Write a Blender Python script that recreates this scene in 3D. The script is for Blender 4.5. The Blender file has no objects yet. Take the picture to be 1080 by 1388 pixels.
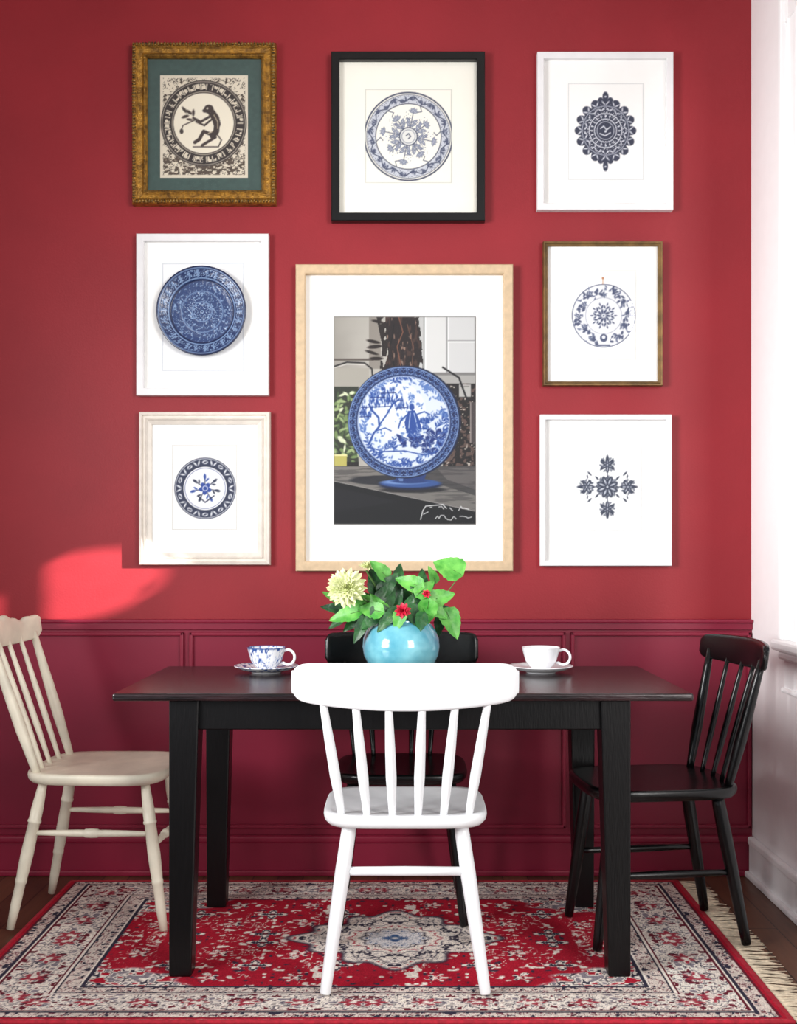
import bpy, bmesh, math, random
import numpy as np
from mathutils import Vector, Matrix
random.seed(7)
sc = bpy.context.scene
try:
    sc.view_settings.view_transform = 'Standard'
    sc.view_settings.look = 'None'
except Exception: pass

# ---------------------------------------------------------------- survey of the room (metres)
F, CX, HY, EYE = 1490.0, 546.0, 745.0, 1.12
def wx(px, d): return (px-CX)*d/F
def wz(py, d): return EYE-(py-HY)*d/F
WALL = 3.80      # back wall y
RX = 1.204       # right wall x
LX = -2.3
CEIL = 3.12

def s2l(c):
    c = np.asarray(c, dtype=float)/255.0
    return np.where(c <= 0.04045, c/12.92, ((c+0.055)/1.055)**2.4)
def rgba(c):
    l = s2l(c); return (float(l[0]), float(l[1]), float(l[2]), 1.0)

# ---------------------------------------------------------------- materials
def mat(name, col, rough=0.5, metal=0.0, var=0.0, vscale=20, bump=0.0, bscale=80, coat=0.0, attr=False, stretch=None, spec=None, col2=None, sub=0.0):
    m = bpy.data.materials.new(name); m.use_nodes = True
    nt = m.node_tree; N = nt.nodes; L = nt.links
    b = N['Principled BSDF']
    b.inputs['Roughness'].default_value = rough
    b.inputs['Metallic'].default_value = metal
    b.inputs['Coat Weight'].default_value = coat
    b.inputs['Coat Roughness'].default_value = 0.08
    if spec is not None: b.inputs['Specular IOR Level'].default_value = spec
    tc = N.new('ShaderNodeTexCoord'); mp = N.new('ShaderNodeMapping')
    L.new(tc.outputs['Object'], mp.inputs['Vector'])
    if stretch: mp.inputs['Scale'].default_value = stretch
    if attr:
        a = N.new('ShaderNodeAttribute'); a.attribute_name = 'Col'
        L.new(a.outputs['Color'], b.inputs['Base Color'])
    else:
        b.inputs['Base Color'].default_value = rgba(col)
        if var > 0 or col2 is not None:
            n = N.new('ShaderNodeTexNoise'); n.inputs['Scale'].default_value = vscale
            n.inputs['Detail'].default_value = 5
            L.new(mp.outputs['Vector'], n.inputs['Vector'])
            cr = N.new('ShaderNodeValToRGB')
            cr.color_ramp.elements[0].position = 0.35; cr.color_ramp.elements[1].position = 0.68
            c = np.array(col, float)
            cA = np.clip(c*(1-var), 0, 255); cB = np.clip(c*(1+var), 0, 255) if col2 is None else np.array(col2)
            cr.color_ramp.elements[0].color = rgba(cA if col2 is None else col)
            cr.color_ramp.elements[1].color = rgba(cB)
            L.new(n.outputs['Fac'], cr.inputs['Fac'])
            L.new(cr.outputs['Color'], b.inputs['Base Color'])
    if bump > 0:
        n2 = N.new('ShaderNodeTexNoise'); n2.inputs['Scale'].default_value = bscale
        n2.inputs['Detail'].default_value = 3
        L.new(mp.outputs['Vector'], n2.inputs['Vector'])
        bp = N.new('ShaderNodeBump'); bp.inputs['Strength'].default_value = bump; bp.inputs['Distance'].default_value = 0.004
        L.new(n2.outputs['Fac'], bp.inputs['Height']); L.new(bp.outputs['Normal'], b.inputs['Normal'])
    return m

M_wall = mat('red_wall_paint', (146,38,46), 0.48, var=0.03, vscale=3, bump=0.12, bscale=140, spec=.3)
M_wain = mat('wainscot_paint', (134,28,54), 0.40, var=0.03, vscale=3, bump=0.06, bscale=90, spec=.4)
M_white_wall = mat('white_wall_paint', (248,244,244), 0.6, var=0.005, bump=0.05)
M_trimw = mat('white_trim_paint', (250,249,249), 0.4, var=0.005)
M_ceil = mat('ceiling_paint', (235,232,228), 0.8, var=0.01)
M_tbl = mat('black_brown_table', (20,14,16), 0.24, col2=(48,30,33), vscale=9, bump=0.2, bscale=34, stretch=(1,8,8))
M_tblleg = mat('black_table_paint', (7,6,7), 0.34, var=0.3, bump=0.12, bscale=30, stretch=(8,8,1), spec=.3)
M_chw = mat('white_chair_paint', (236,237,239), 0.36, var=0.01, bump=0.06, bscale=60)
M_chc = mat('cream_chair_paint', (222,214,194), 0.42, var=0.05, vscale=12, bump=0.15, bscale=60)
M_chb = mat('black_chair_paint', (7,7,8), 0.27, var=0.3, bump=0.1, bscale=60, spec=.4)
M_mat = mat('mat_board', (250,249,246), 0.85, var=0.003)
M_matcream = mat('cream_mat_board', (246,243,231), 0.85, var=0.003)
M_green = mat('green_mat_board', (62,84,80), 0.8, var=0.05, vscale=60)
M_fwhite = mat('white_frame_lacquer', (232,231,232), 0.4, var=0.01)
M_fcream = mat('cream_frame', (226,217,206), 0.45, var=0.03, vscale=30)
M_fblack = mat('black_frame', (10,10,11), 0.35, var=0.1, spec=.4)
M_fwood = mat('light_wood_frame', (206,180,146), 0.5, var=0.04, vscale=14, stretch=(3,3,3), bump=0.1)
M_fbronze = mat('bronze_frame', (116,90,54), 0.35, metal=0.5, var=0.15, vscale=30)
M_gold = mat('gilt_frame', (186,136,52), 0.36, metal=0.55, col2=(108,74,30), vscale=60, bump=0.8, bscale=220)
M_gilt_dark = mat('gilt_rope', (170,134,72), 0.42, metal=0.5, col2=(34,26,18), vscale=110, bump=0.5, bscale=220)
M_paint = mat('printed_ink', (255,255,255), 0.8, attr=True)
M_glaze = mat('glazed_ceramic_print', (255,255,255), 0.22, attr=True, coat=0.4)
M_platebump = mat('carved_ceramic', (255,255,255), 0.32, attr=True, coat=0.3, bump=0.3, bscale=120)
M_rug = mat('woven_rug', (255,255,255), 0.95, attr=True, bump=0.6, bscale=260, spec=0.1)
M_rugred = mat('rug_binding', (170,26,46), 0.9, var=0.1, vscale=80)
M_fringe = mat('rug_fringe', (222,205,178), 0.9, var=0.1, vscale=60)
M_vase = mat('turquoise_glaze', (74,152,174), 0.18, col2=(132,200,212), vscale=11, coat=0.6, bump=0.06, bscale=40)
M_porc = mat('white_porcelain', (242,242,244), 0.15, var=0.005, coat=0.4)
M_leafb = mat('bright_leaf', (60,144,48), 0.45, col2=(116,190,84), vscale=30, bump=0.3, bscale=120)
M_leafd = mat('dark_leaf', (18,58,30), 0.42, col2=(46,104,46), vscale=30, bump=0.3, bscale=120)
M_stem = mat('stem', (74,110,48), 0.5, var=0.1)
M_bark = mat('bark', (70,56,44), 0.9, var=0.2, bump=.5)
M_dahlia = mat('dahlia_petal', (222,230,162), 0.55, col2=(244,246,212), vscale=40)
M_redfl = mat('red_petal', (190,20,50), 0.5, col2=(220,44,76), vscale=60)

def glass_mat():
    m = bpy.data.materials.new('picture_glass'); m.use_nodes = True
    nt = m.node_tree; N = nt.nodes; L = nt.links
    for n in list(N): N.remove(n)
    o = N.new('ShaderNodeOutputMaterial'); mx = N.new('ShaderNodeMixShader')
    t = N.new('ShaderNodeBsdfTransparent'); g = N.new('ShaderNodeBsdfGlossy'); g.inputs['Roughness'].default_value = 0.01
    lw = N.new('ShaderNodeLayerWeight'); lw.inputs['Blend'].default_value = 0.5
    pw = N.new('ShaderNodeMath'); pw.operation='POWER'; pw.inputs[1].default_value = 5.0
    ma = N.new('ShaderNodeMath'); ma.operation='MULTIPLY_ADD'; ma.inputs[1].default_value = .9; ma.inputs[2].default_value = .04
    L.new(lw.outputs['Facing'], pw.inputs[0]); L.new(pw.outputs[0], ma.inputs[0]); L.new(ma.outputs[0], mx.inputs[0])
    L.new(t.outputs[0], mx.inputs[1]); L.new(g.outputs[0], mx.inputs[2]); L.new(mx.outputs[0], o.inputs[0])
    return m
M_glass = glass_mat()

def floor_mat():
    m = bpy.data.materials.new('dark_wood_floor'); m.use_nodes = True
    nt = m.node_tree; N = nt.nodes; L = nt.links; b = N['Principled BSDF']
    tc = N.new('ShaderNodeTexCoord'); mp = N.new('ShaderNodeMapping'); mp.inputs['Rotation'].default_value = (0,0,math.radians(90))
    L.new(tc.outputs['Object'], mp.inputs['Vector'])
    br = N.new('ShaderNodeTexBrick'); br.inputs['Scale'].default_value = 1
    br.inputs['Brick Width'].default_value = 1.3; br.inputs['Row Height'].default_value = 0.085
    br.inputs['Mortar Size'].default_value = 0.0018
    br.inputs['Color1'].default_value = rgba((122,80,56)); br.inputs['Color2'].default_value = rgba((90,56,40)); br.inputs['Mortar'].default_value = rgba((20,12,9))
    L.new(mp.outputs['Vector'], br.inputs['Vector'])
    mp2 = N.new('ShaderNodeMapping'); mp2.inputs['Scale'].default_value = (14,1.2,1)
    L.new(tc.outputs['Object'], mp2.inputs['Vector'])
    n = N.new('ShaderNodeTexNoise'); n.inputs['Scale'].default_value = 6; n.inputs['Detail'].default_value = 6
    L.new(mp2.outputs['Vector'], n.inputs['Vector'])
    mx = N.new('ShaderNodeMixRGB'); mx.blend_type = 'MULTIPLY'; mx.inputs['Fac'].default_value = 0.6
    L.new(br.outputs['Color'], mx.inputs[1]); L.new(n.outputs['Fac'], mx.inputs[2])
    L.new(mx.outputs[0], b.inputs['Base Color']); b.inputs['Roughness'].default_value = 0.4
    return m
M_floor = floor_mat()

# ---------------------------------------------------------------- mesh helpers
def link(o, parent=None):
    sc.collection.objects.link(o)
    if parent is not None: o.parent = parent
    return o
def empty(name, loc=(0,0,0), rot=0):
    e = bpy.data.objects.new(name, None); e.empty_display_size = 0.1
    e.location = loc; e.rotation_euler = (0,0,rot); sc.collection.objects.link(e); return e
def mesh_obj(name, verts, faces, m, parent=None, smooth=True, cols=None):
    me = bpy.data.meshes.new(name)
    me.from_pydata([tuple(map(float, v)) for v in verts], [], [tuple(int(i) for i in f) for f in faces])
    me.update()
    if smooth: me.polygons.foreach_set('use_smooth', [True]*len(me.polygons))
    if m: me.materials.append(m)
    if cols is not None:
        a = me.color_attributes.new('Col', 'FLOAT_COLOR', 'POINT')
        lin = s2l(np.clip(cols, 0, 255)); arr = np.ones((len(verts), 4)); arr[:, :3] = lin
        a.data.foreach_set('color', arr.astype(np.float32).ravel())
    return link(bpy.data.objects.new(name, me), parent)
def fixn(o):
    bm = bmesh.new(); bm.from_mesh(o.data); bmesh.ops.recalc_face_normals(bm, faces=bm.faces); bm.to_mesh(o.data); bm.free(); return o
def box(name, x0,x1,y0,y1,z0,z1, m, parent=None, bev=0.0, seg=2):
    me = bpy.data.meshes.new(name); bm = bmesh.new()
    bmesh.ops.create_cube(bm, size=1)
    for v in bm.verts:
        v.co = Vector(((x0+x1)/2+v.co.x*(x1-x0), (y0+y1)/2+v.co.y*(y1-y0), (z0+z1)/2+v.co.z*(z1-z0)))
    if bev > 0: bmesh.ops.bevel(bm, geom=bm.edges[:], offset=bev, segments=seg, affect='EDGES', profile=0.5)
    bm.to_mesh(me); bm.free(); me.materials.append(m)
    return link(bpy.data.objects.new(name, me), parent)
class Buf:
    def __init__(s): s.v=[]; s.f=[]
    def add(s, v, f):
        o=len(s.v); s.v += list(v); s.f += [tuple(i+o for i in q) for q in f]
    def obj(s, name, m, parent=None, smooth=True): return mesh_obj(name, s.v, s.f, m, parent, smooth)
def tube_geo(pts, radii, seg=14, sq=None):
    pts=[Vector(p) for p in pts]; V=[]; Fc=[]
    n=len(pts); prev=None
    for i,p in enumerate(pts):
        t=(pts[min(i+1,n-1)]-pts[max(i-1,0)]).normalized()
        if prev is None:
            a=Vector((0,1,0)) if abs(t.y)<0.9 else Vector((1,0,0))
            u=(a-t*a.dot(t)).normalized()
        else: u=(prev-t*prev.dot(t)).normalized()
        prev=u; w=t.cross(u); r=radii[i] if hasattr(radii,'__len__') else radii
        for k in range(seg):
            an=2*math.pi*k/seg; V.append(p+u*(math.cos(an)*r)+w*(math.sin(an)*r))
    for i in range(n-1):
        for k in range(seg):
            k2=(k+1)%seg; Fc.append((i*seg+k,i*seg+k2,(i+1)*seg+k2,(i+1)*seg+k))
    Fc.append(tuple(range(seg))[::-1]); Fc.append(tuple((n-1)*seg+k for k in range(seg)))
    return V,Fc
def tube(name, pts, radii, m, parent=None, seg=14):
    v,f=tube_geo(pts,radii,seg); return fixn(mesh_obj(name,v,f,m,parent))
def lerp(a,b,t): return tuple(a[i]+(b[i]-a[i])*t for i in range(3))
def turned(name,a,b,prof,m,parent,seg=16):
    """rod from a to b, prof = [(t,r)...]"""
    return tube(name,[lerp(a,b,t) for t,_ in prof],[r for _,r in prof],m,parent,seg)
def lathe(name, prof, m, parent=None, seg=64, loc=(0,0,0), colfn=None, axis='Z'):
    V=[];Fc=[];n=len(prof)
    for r,z in prof:
        for k in range(seg):
            a=2*math.pi*k/seg
            V.append((r*math.cos(a), r*math.sin(a), z))
    for i in range(n-1):
        for k in range(seg):
            k2=(k+1)%seg; Fc.append((i*seg+k,i*seg+k2,(i+1)*seg+k2,(i+1)*seg+k))
    cols=colfn(np.array(V)) if colfn else None
    V=[(x+loc[0],y+loc[1],z+loc[2]) for x,y,z in V]
    return mesh_obj(name,V,Fc,m,parent,True,cols)
def densify(prof,n):
    out=[]
    for a,b in zip(prof[:-1],prof[1:]):
        for i in range(n): out.append((a[0]+(b[0]-a[0])*i/n, a[1]+(b[1]-a[1])*i/n))
    out.append(prof[-1]); return out

# ---------------------------------------------------------------- painting helpers (vertex colours from pattern functions)
_tabs={}
def vnoise(x,y,seed=0):
    if seed not in _tabs: _tabs[seed]=np.random.RandomState(seed+11).rand(256,256)
    T=_tabs[seed]; xi=np.floor(x).astype(int); yi=np.floor(y).astype(int); fx=x-xi; fy=y-yi
    fx=fx*fx*(3-2*fx); fy=fy*fy*(3-2*fy)
    a=T[xi%256,yi%256]; b=T[(xi+1)%256,yi%256]; c=T[xi%256,(yi+1)%256]; d=T[(xi+1)%256,(yi+1)%256]
    return (a*(1-fx)+b*fx)*(1-fy)+(c*(1-fx)+d*fx)*fy
def fbm(x,y,seed=0,o=3):
    r=0;a=.5;t=0
    for i in range(o): r=r+a*vnoise(x*2**i,y*2**i,seed+i*7); t+=a; a*=.5
    return r/t
class P:
    def __init__(s,X,Y,base,e=1.2):
        s.X=X; s.Y=Y; s.e=e; s.C=np.tile(np.array(base,float),(len(X),1))
    def put(s,m,c):
        m=np.clip(m,0,1)[:,None]; s.C=s.C*(1-m)+np.array(c,float)*m
    def sd(s,d): return np.clip(.5-d/s.e,0,1)
    def disc(s,cx,cy,rx,ry=None):
        ry=ry or rx; return s.sd((np.hypot((s.X-cx)/rx,(s.Y-cy)/ry)-1)*min(rx,ry))
    def ring(s,cx,cy,r,w,asp=1.0):
        return s.sd(np.abs(np.hypot(s.X-cx,(s.Y-cy)/asp)-r)-w/2)
    def rect(s,x0,y0,x1,y1):
        return s.sd(np.maximum(np.maximum(x0-s.X,s.X-x1),np.maximum(y0-s.Y,s.Y-y1)))
    def poly(s,pts):
        ins=np.zeros(len(s.X),bool); n=len(pts)
        for i in range(n):
            x1,y1=pts[i]; x2,y2=pts[(i+1)%n]
            c=((y1>s.Y)!=(y2>s.Y))&(s.X<(x2-x1)*(s.Y-y1)/((y2-y1) if y2!=y1 else 1e-9)+x1); ins^=c
        return ins.astype(float)
    def line(s,pts,w):
        d=np.full(len(s.X),1e9)
        for (x1,y1),(x2,y2) in zip(pts[:-1],pts[1:]):
            dx,dy=x2-x1,y2-y1; t=np.clip(((s.X-x1)*dx+(s.Y-y1)*dy)/(dx*dx+dy*dy+1e-9),0,1)
            d=np.minimum(d,np.hypot(s.X-x1-t*dx,s.Y-y1-t*dy))
        return s.sd(d-w/2)
    def ell(s,cx,cy,a,L,W):
        dx=s.X-cx; dy=s.Y-cy; u=(dx*math.cos(a)+dy*math.sin(a))/L; v=(-dx*math.sin(a)+dy*math.cos(a))/W
        return s.sd((np.sqrt(u*u+v*v)-1)*min(L,W))
    def leaves(s,items):
        m=np.zeros(len(s.X))
        for it in items: m=np.maximum(m,s.ell(*it))
        return m
    def branch(s,rs,x,y,a,length,bend,leaf,w=1.2,step=None):
        pts=[(x,y)]; items=[]; step=step or leaf*1.1; n=max(2,int(length/step))
        for i in range(n):
            a+=bend/n+rs.uniform(-.12,.12); x+=math.cos(a)*step; y+=math.sin(a)*step; pts.append((x,y))
            for sg in(-1,1):
                la=a+sg*rs.uniform(.6,1.1); L=leaf*rs.uniform(.6,1.0)*(1-.4*i/n)
                items.append((x+math.cos(la)*L,y+math.sin(la)*L,la,L,L*.42))
        return np.maximum(s.line(pts,w),s.leaves(items))
    def kal(s,cx,cy,n,seed,fs,thr,blob=False,asp=1.0,o=2):
        dx=s.X-cx; dy=(s.Y-cy)/asp; r=np.hypot(dx,dy); th=np.arctan2(dx,-dy)
        u=np.abs(((th/(2*math.pi/n)+.5)%1)-.5)*(2*math.pi/n)*r
        q=fbm(u/fs+50,r/fs+9,seed,o)
        if blob: return np.clip((q-thr)*18+.5,0,1)
        return np.clip((thr-np.abs(q-.5))*26+.5,0,1)
def grid_canvas(name,x0,y0,x1,y1,depth,paint,parent,step=1.0,m=None,base=(240,238,230)):
    nx=max(2,int((x1-x0)/step)+1); ny=max(2,int((y1-y0)/step)+1)
    gx=np.linspace(x0,x1,nx); gy=np.linspace(y0,y1,ny)
    X,Y=np.meshgrid(gx,gy); X=X.ravel(); Y=Y.ravel()
    p=P(X,Y,base); paint(p)
    V=np.stack([wx(X,depth),np.full_like(X,depth),wz(Y,depth)],1)
    idx=np.arange(nx*ny).reshape(ny,nx)
    Fc=np.stack([idx[1:,:-1],idx[1:,1:],idx[:-1,1:],idx[:-1,:-1]],-1).reshape(-1,4)
    return mesh_obj(name,V,Fc,m or M_paint,parent,False,p.C)

# ================================================================= ROOM
WRY=1.85
box('floor',LX-.1,RX+1.6,-2.0,WALL+.2,-.1,0,M_floor)
box('ceiling',LX-.1,RX+.2,0.3,WALL+.2,CEIL,CEIL+.1,M_ceil)
box('wall_back',LX-.1,RX+.2,WALL,WALL+.15,0,CEIL,M_wall)
box('wall_left',LX-.12,LX,2.2,WALL,0,CEIL,M_white_wall)
WY0,WY1,WZ0,WZ1=2.10,3.29,0.84,2.75
wr=empty('wall_right')
box('below_window',RX,RX+.14,WRY,WALL,0,WZ0,M_white_wall,wr)
box('above_window',RX,RX+.14,WRY,WALL,WZ1,CEIL,M_white_wall,wr)
box('pier_far',RX,RX+.14,WY1,WALL,WZ0,WZ1,M_white_wall,wr)
box('pier_near',RX,RX+.14,WRY,WY0,WZ0,WZ1,M_white_wall,wr)
win=empty('window_1')
c=.13
box('casing_far',RX-.018,RX,WY1,WY1+c,WZ0-.0,WZ1+c,M_trimw,win,.003)
box('casing_far_backband',RX-.036,RX,WY1+c-.018,WY1+c+.010,WZ0,WZ1+c+.01,M_trimw,win,.006)
box('casing_far_bead',RX-.026,RX,WY1+c-.050,WY1+c-.038,WZ0,WZ1+c-.04,M_trimw,win,.005)
box('casing_far_inner',RX-.028,RX,WY1,WY1+.022,WZ0,WZ1,M_trimw,win,.006)
box('casing_near',RX-.02,RX,WY0-c,WY0,WZ0,WZ1+c,M_trimw,win,.003)
box('casing_top',RX-.024,RX,WY0-c,WY1+c,WZ1,WZ1+c,M_trimw,win,.003)
box('sill',RX-.050,RX+.03,WY0-c-.03,WY1+c+.040,WZ0-.035,WZ0,M_trimw,win,.010)
box('apron',RX-.02,RX,WY0-c,WY1+c,WZ0-.15,WZ0-.035,M_trimw,win,.004)
box('apron_bead',RX-.034,RX,WY0-c-.01,WY1+c+.016,WZ0-.062,WZ0-.035,M_trimw,win,.008)
box('apron_foot',RX-.028,RX,WY0-c-.01,WY1+c+.008,WZ0-.165,WZ0-.148,M_trimw,win,.006)
for nm,(a,b,z0,z1) in {'jamb_far':(WY1-.05,WY1,WZ0,WZ1),'jamb_near':(WY0,WY0+.04,WZ0,WZ1),'rail_bottom':(WY0,WY1,WZ0,WZ0+.06),'rail_top':(WY0,WY1,WZ1-.06,WZ1),'rail_meeting':(WY0,WY1,1.78,1.82),
    'muntin_v':(2.71,2.735,WZ0,WZ1),'muntin_h1':(WY0,WY1,1.31,1.33),'muntin_h2':(WY0,WY1,2.26,2.28)}.items():
    box(nm,RX+.05,RX+.09,a,b,z0,z1,M_trimw,win,.003)

# wainscot, rail, mouldings
box('wainscot_panel',LX,RX,WALL-.008,WALL+.001,0.0,.845,M_wain).name='trim_1'
rail=empty('trim_2')
box('rail_cap',LX,RX,WALL-.030,WALL,.868,.880,M_wain,rail,.005)
box('rail_body',LX,RX,WALL-.018,WALL,.844,.869,M_wain,rail,.003)
pan=empty('trim_3')
def panel(x0,x1,z0,z1):
    w=.013; y0,y1=WALL-.021,WALL-.007
    box('panel_top',x0,x1,y0,y1,z1-w,z1,M_wain,pan,.004); box('panel_bottom',x0,x1,y0,y1,z0,z0+w,M_wain,pan,.004)
    box('panel_l',x0,x0+w,y0,y1,z0,z1,M_wain,pan,.004); box('panel_r',x1-w,x1,y0,y1,z0,z1,M_wain,pan,.004)
xs=[wx(250,WALL),wx(259,WALL),wx(766,WALL),wx(774,WALL)]
panel(LX+.05,xs[0],.160,.836); panel(xs[1]-.004,xs[2],.160,.836); panel(xs[3]-.004,RX-.006,.160,.836)
bb=empty('baseboard_back')
box('board',LX,RX,WALL-.022,WALL,0,.118,M_wain,bb,.002); box('cap',LX,RX,WALL-.032,WALL,.112,.138,M_wain,bb,.008)
box('shoe',LX,RX,WALL-.036,WALL-.02,0,.02,M_wain,bb,.005)
br_=empty('baseboard_right')
box('board',RX-.018,RX,WRY,WALL-.03,0,.118,M_trimw,br_,.002); box('cap',RX-.024,RX,WRY,WALL-.03,.110,.138,M_trimw,br_,.007); box('shoe',RX-.034,RX-.016,WRY,WALL-.03,0,.02,M_trimw,br_,.005)
bl=empty('baseboard_left'); box('board',LX,LX+.02,2.2,WALL-.03,0,.13,M_trimw,bl,.002)

# ================================================================= RUG
RUX0,RUX1,RUY0,RUY1=-1.11,.915,2.60,3.69
def make_rug():
    root=empty('area_rug')
    L=RUX1-RUX0; Wd=RUY1-RUY0; nx=int(L/.0025); ny=int(Wd/.004)
    X,Y=np.meshgrid(np.linspace(0,L,nx),np.linspace(0,Wd,ny)); X=X.ravel();Y=Y.ravel()
    x=(X-L/2)*100; y=(Y-Wd/2)*100   # cm
    red=(168,28,48); cream=(232,221,210); navy=(54,50,66); mar=(104,34,48); blue=(58,84,124); grey=(134,126,134)
    p=P(x,y,red,e=.35)
    ex=(L/2*100-np.abs(x)); ey=(Wd/2*100-np.abs(y)); b=np.minimum(ex/30.,ey/20.)
    sx=np.abs(x); sy=np.abs(y)
    n1=fbm(sx/2.2,sy/2.2+3,21,2); n2=fbm(sx/8,sy/8,5,2); ln=np.abs(fbm(sx/2.0,sy/2.0,31,2)-.5)
    def lattice(ox,oy,px_,py_,R,seed,n):
        gx=((sx+ox)%px_)-px_/2; gy=((sy+oy)%py_)-py_/2; gr=np.hypot(gx/1.2,gy); ang=np.arctan2(gy,gx/1.2)
        pet=R*(.72+.3*np.cos(n*ang)); m=np.clip((pet-gr)*3,0,1)
        q=fbm(np.abs(gx)/1.0+7,np.abs(gy)/1.0+2,seed,2)
        p.put(np.clip((R*1.15-gr+.5*np.cos(n*ang))*3,0,1)*np.clip((.035-np.abs(q-.45))*50,0,1),navy)
        p.put(m,cream); p.put(m*np.clip((q-.58)*20,0,1),navy); p.put(m*np.clip((.36-q)*20,0,1),(190,70,80)); p.put(np.clip((R*.22-gr)*3,0,1),mar)
    vine=np.clip((.030-ln)*50,0,1)*np.clip((n2-.47)*12,0,1)
    p.put(vine,cream)
    p.put(np.clip((n1-.72)*22,0,1),cream); p.put(np.clip((.22-n1)*22,0,1)*.9,navy)
    lattice(3,5,22,17,3.9,44,4); lattice(14,13.5,22,17,2.8,47,5)
    cn=np.hypot((ex-30)/26,(ey-20)/13)
    aa0=np.arctan2((ey-20)*2,ex-30)
    ca=np.clip((1-cn+ .07*np.cos(11*aa0))*12,0,1)*(b>1)
    p.put(ca,cream); p.put(ca*np.clip((.06-np.abs(n1-.5))*30,0,1),navy); p.put(ca*np.clip((n1-.62)*20,0,1),red); p.put(ca*np.clip((.36-n1)*20,0,1),grey)
    mx=x-7.5; r=np.hypot(mx/31.,y/24.); a=np.arctan2(y/24.,mx/31.)
    lob=.84+.07*np.cos(12*a)+.09*np.cos(4*a)
    m=np.clip((lob-r)*18,0,1)
    p.put(np.clip((lob+.04-r)*18,0,1),navy); p.put(m,cream)
    k=np.abs(((a/(2*math.pi/12)+.5)%1)-.5)*(2*math.pi/12)*r*28
    q=fbm(k/1.3+3,r*28/1.3,61,2)
    p.put(m*np.clip((.035-np.abs(q-.5))*30,0,1),grey); p.put(m*np.clip((q-.70)*25,0,1),navy); p.put(m*np.clip((.28-q)*25,0,1),(176,80,88))
    for rr in (.80,.55): p.put(m*np.clip((.012-np.abs(r-rr*lob))*80,0,1),navy)
    m2=np.clip((.30-r+.04*np.cos(10*a))*20,0,1); p.put(m2,(212,208,208)); p.put(m2*np.clip((.05-np.abs(q-.5))*30,0,1),blue)
    p.put(np.clip((.012-np.abs(r-.30-.04*np.cos(10*a)))*80,0,1),navy)
    p.put(np.clip((.11-r+.03*np.cos(4*a))*30,0,1),blue); p.put(np.clip((.05-r)*30,0,1),cream)
    bm=(b<1).astype(float); p.put(bm,cream)
    side=ex/30.<ey/20.
    t=np.abs(np.where(side,y,x)); w=np.where(side,ex,ey*1.5)
    n3=fbm(t/1.8+30,w/1.8,71,2); n4=fbm(t/1.2+9,w/1.2,81,2)
    band=lambda lo,hi: ((b>lo)&(b<hi)).astype(float)
    mb=band(.27,.74)
    p.put(mb*np.clip((.040-np.abs(n3-.5))*30,0,1),navy); p.put(mb*np.clip((n3-.66)*25,0,1),mar); p.put(mb*np.clip((.29-n3)*25,0,1),grey)
    cell=((t+4)%13)-6.5; cw=w-15; rr=np.hypot(cell,cw); aa=np.arctan2(cw,cell)
    rm=mb*np.clip((3.0+.9*np.cos(6*aa)-rr)*2,0,1); p.put(rm,(158,56,70)); p.put(rm*np.clip((n4-.6)*20,0,1),cream); p.put(mb*np.clip((1.2-rr)*2,0,1),cream); p.put(mb*np.clip((.35-np.abs(rr-3.6-.9*np.cos(6*aa)))*2,0,1),navy)
    for lo,hi in ((.07,.20),(.80,.95)):
        g=band(lo,hi); p.put(g,(216,202,192)); p.put(g*np.clip((.05-np.abs(n4-.5))*30,0,1),mar); p.put(g*np.clip((n4-.66)*25,0,1),navy)
    for lo,hi,c_ in ((.20,.228,navy),(.228,.25,cream),(.25,.268,mar),(.74,.756,mar),(.756,.78,cream),(.78,.80,navy),(.96,1.0,navy),(0,.05,red),(.05,.07,mar)):
        p.put(band(lo,hi),c_)
    rs=np.random.RandomState(3); wear=.94+.16*fbm(x/14,y/14,90,2)
    p.C*= ((0.9+.2*rs.rand(len(x)))*wear)[:,None]
    V=np.stack([RUX0+X,RUY0+Y,np.full_like(X,.0080)+.0008*vnoise(X*60,Y*60,4)],1)
    idx=np.arange(nx*ny).reshape(ny,nx)
    Fc=np.stack([idx[:-1,:-1],idx[:-1,1:],idx[1:,1:],idx[1:,:-1]],-1).reshape(-1,4)
    mesh_obj('pile',V,Fc,M_rug,root,True,p.C)
    for nm,a in {'binding_front':(RUX0,RUX1,RUY0-.008,RUY0+.004),'binding_back':(RUX0,RUX1,RUY1-.004,RUY1+.008)}.items(): box(nm,a[0],a[1],a[2],a[3],0,.009,M_rugred,root,.003)
    for nm,a in {'binding_left':(RUX0-.008,RUX0+.004),'binding_right':(RUX1-.006,RUX1+.012)}.items(): box(nm,a[0],a[1],RUY0-.008,RUY1+.008,0,.009,M_rugred,root,.003)
    B=Buf(); y_=RUY0
    while y_<RUY1:
        ln_=random.uniform(.07,.10); dy=random.uniform(-.02,.02); x_=RUX1+.008
        pts=[(x_,y_,.0045),(x_+ln_*.35,y_+dy*.3+random.uniform(-.003,.003),.005),(x_+ln_*.7,y_+dy*.8,.004),(x_+ln_,y_+dy*1.3,.003)]
        v,f=tube_geo(pts,[.0028,.0022,.0026,.0012],6); B.add(v,f); y_+=.0075
    B.obj('fringe',M_fringe,root)
    return root
make_rug()

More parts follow.
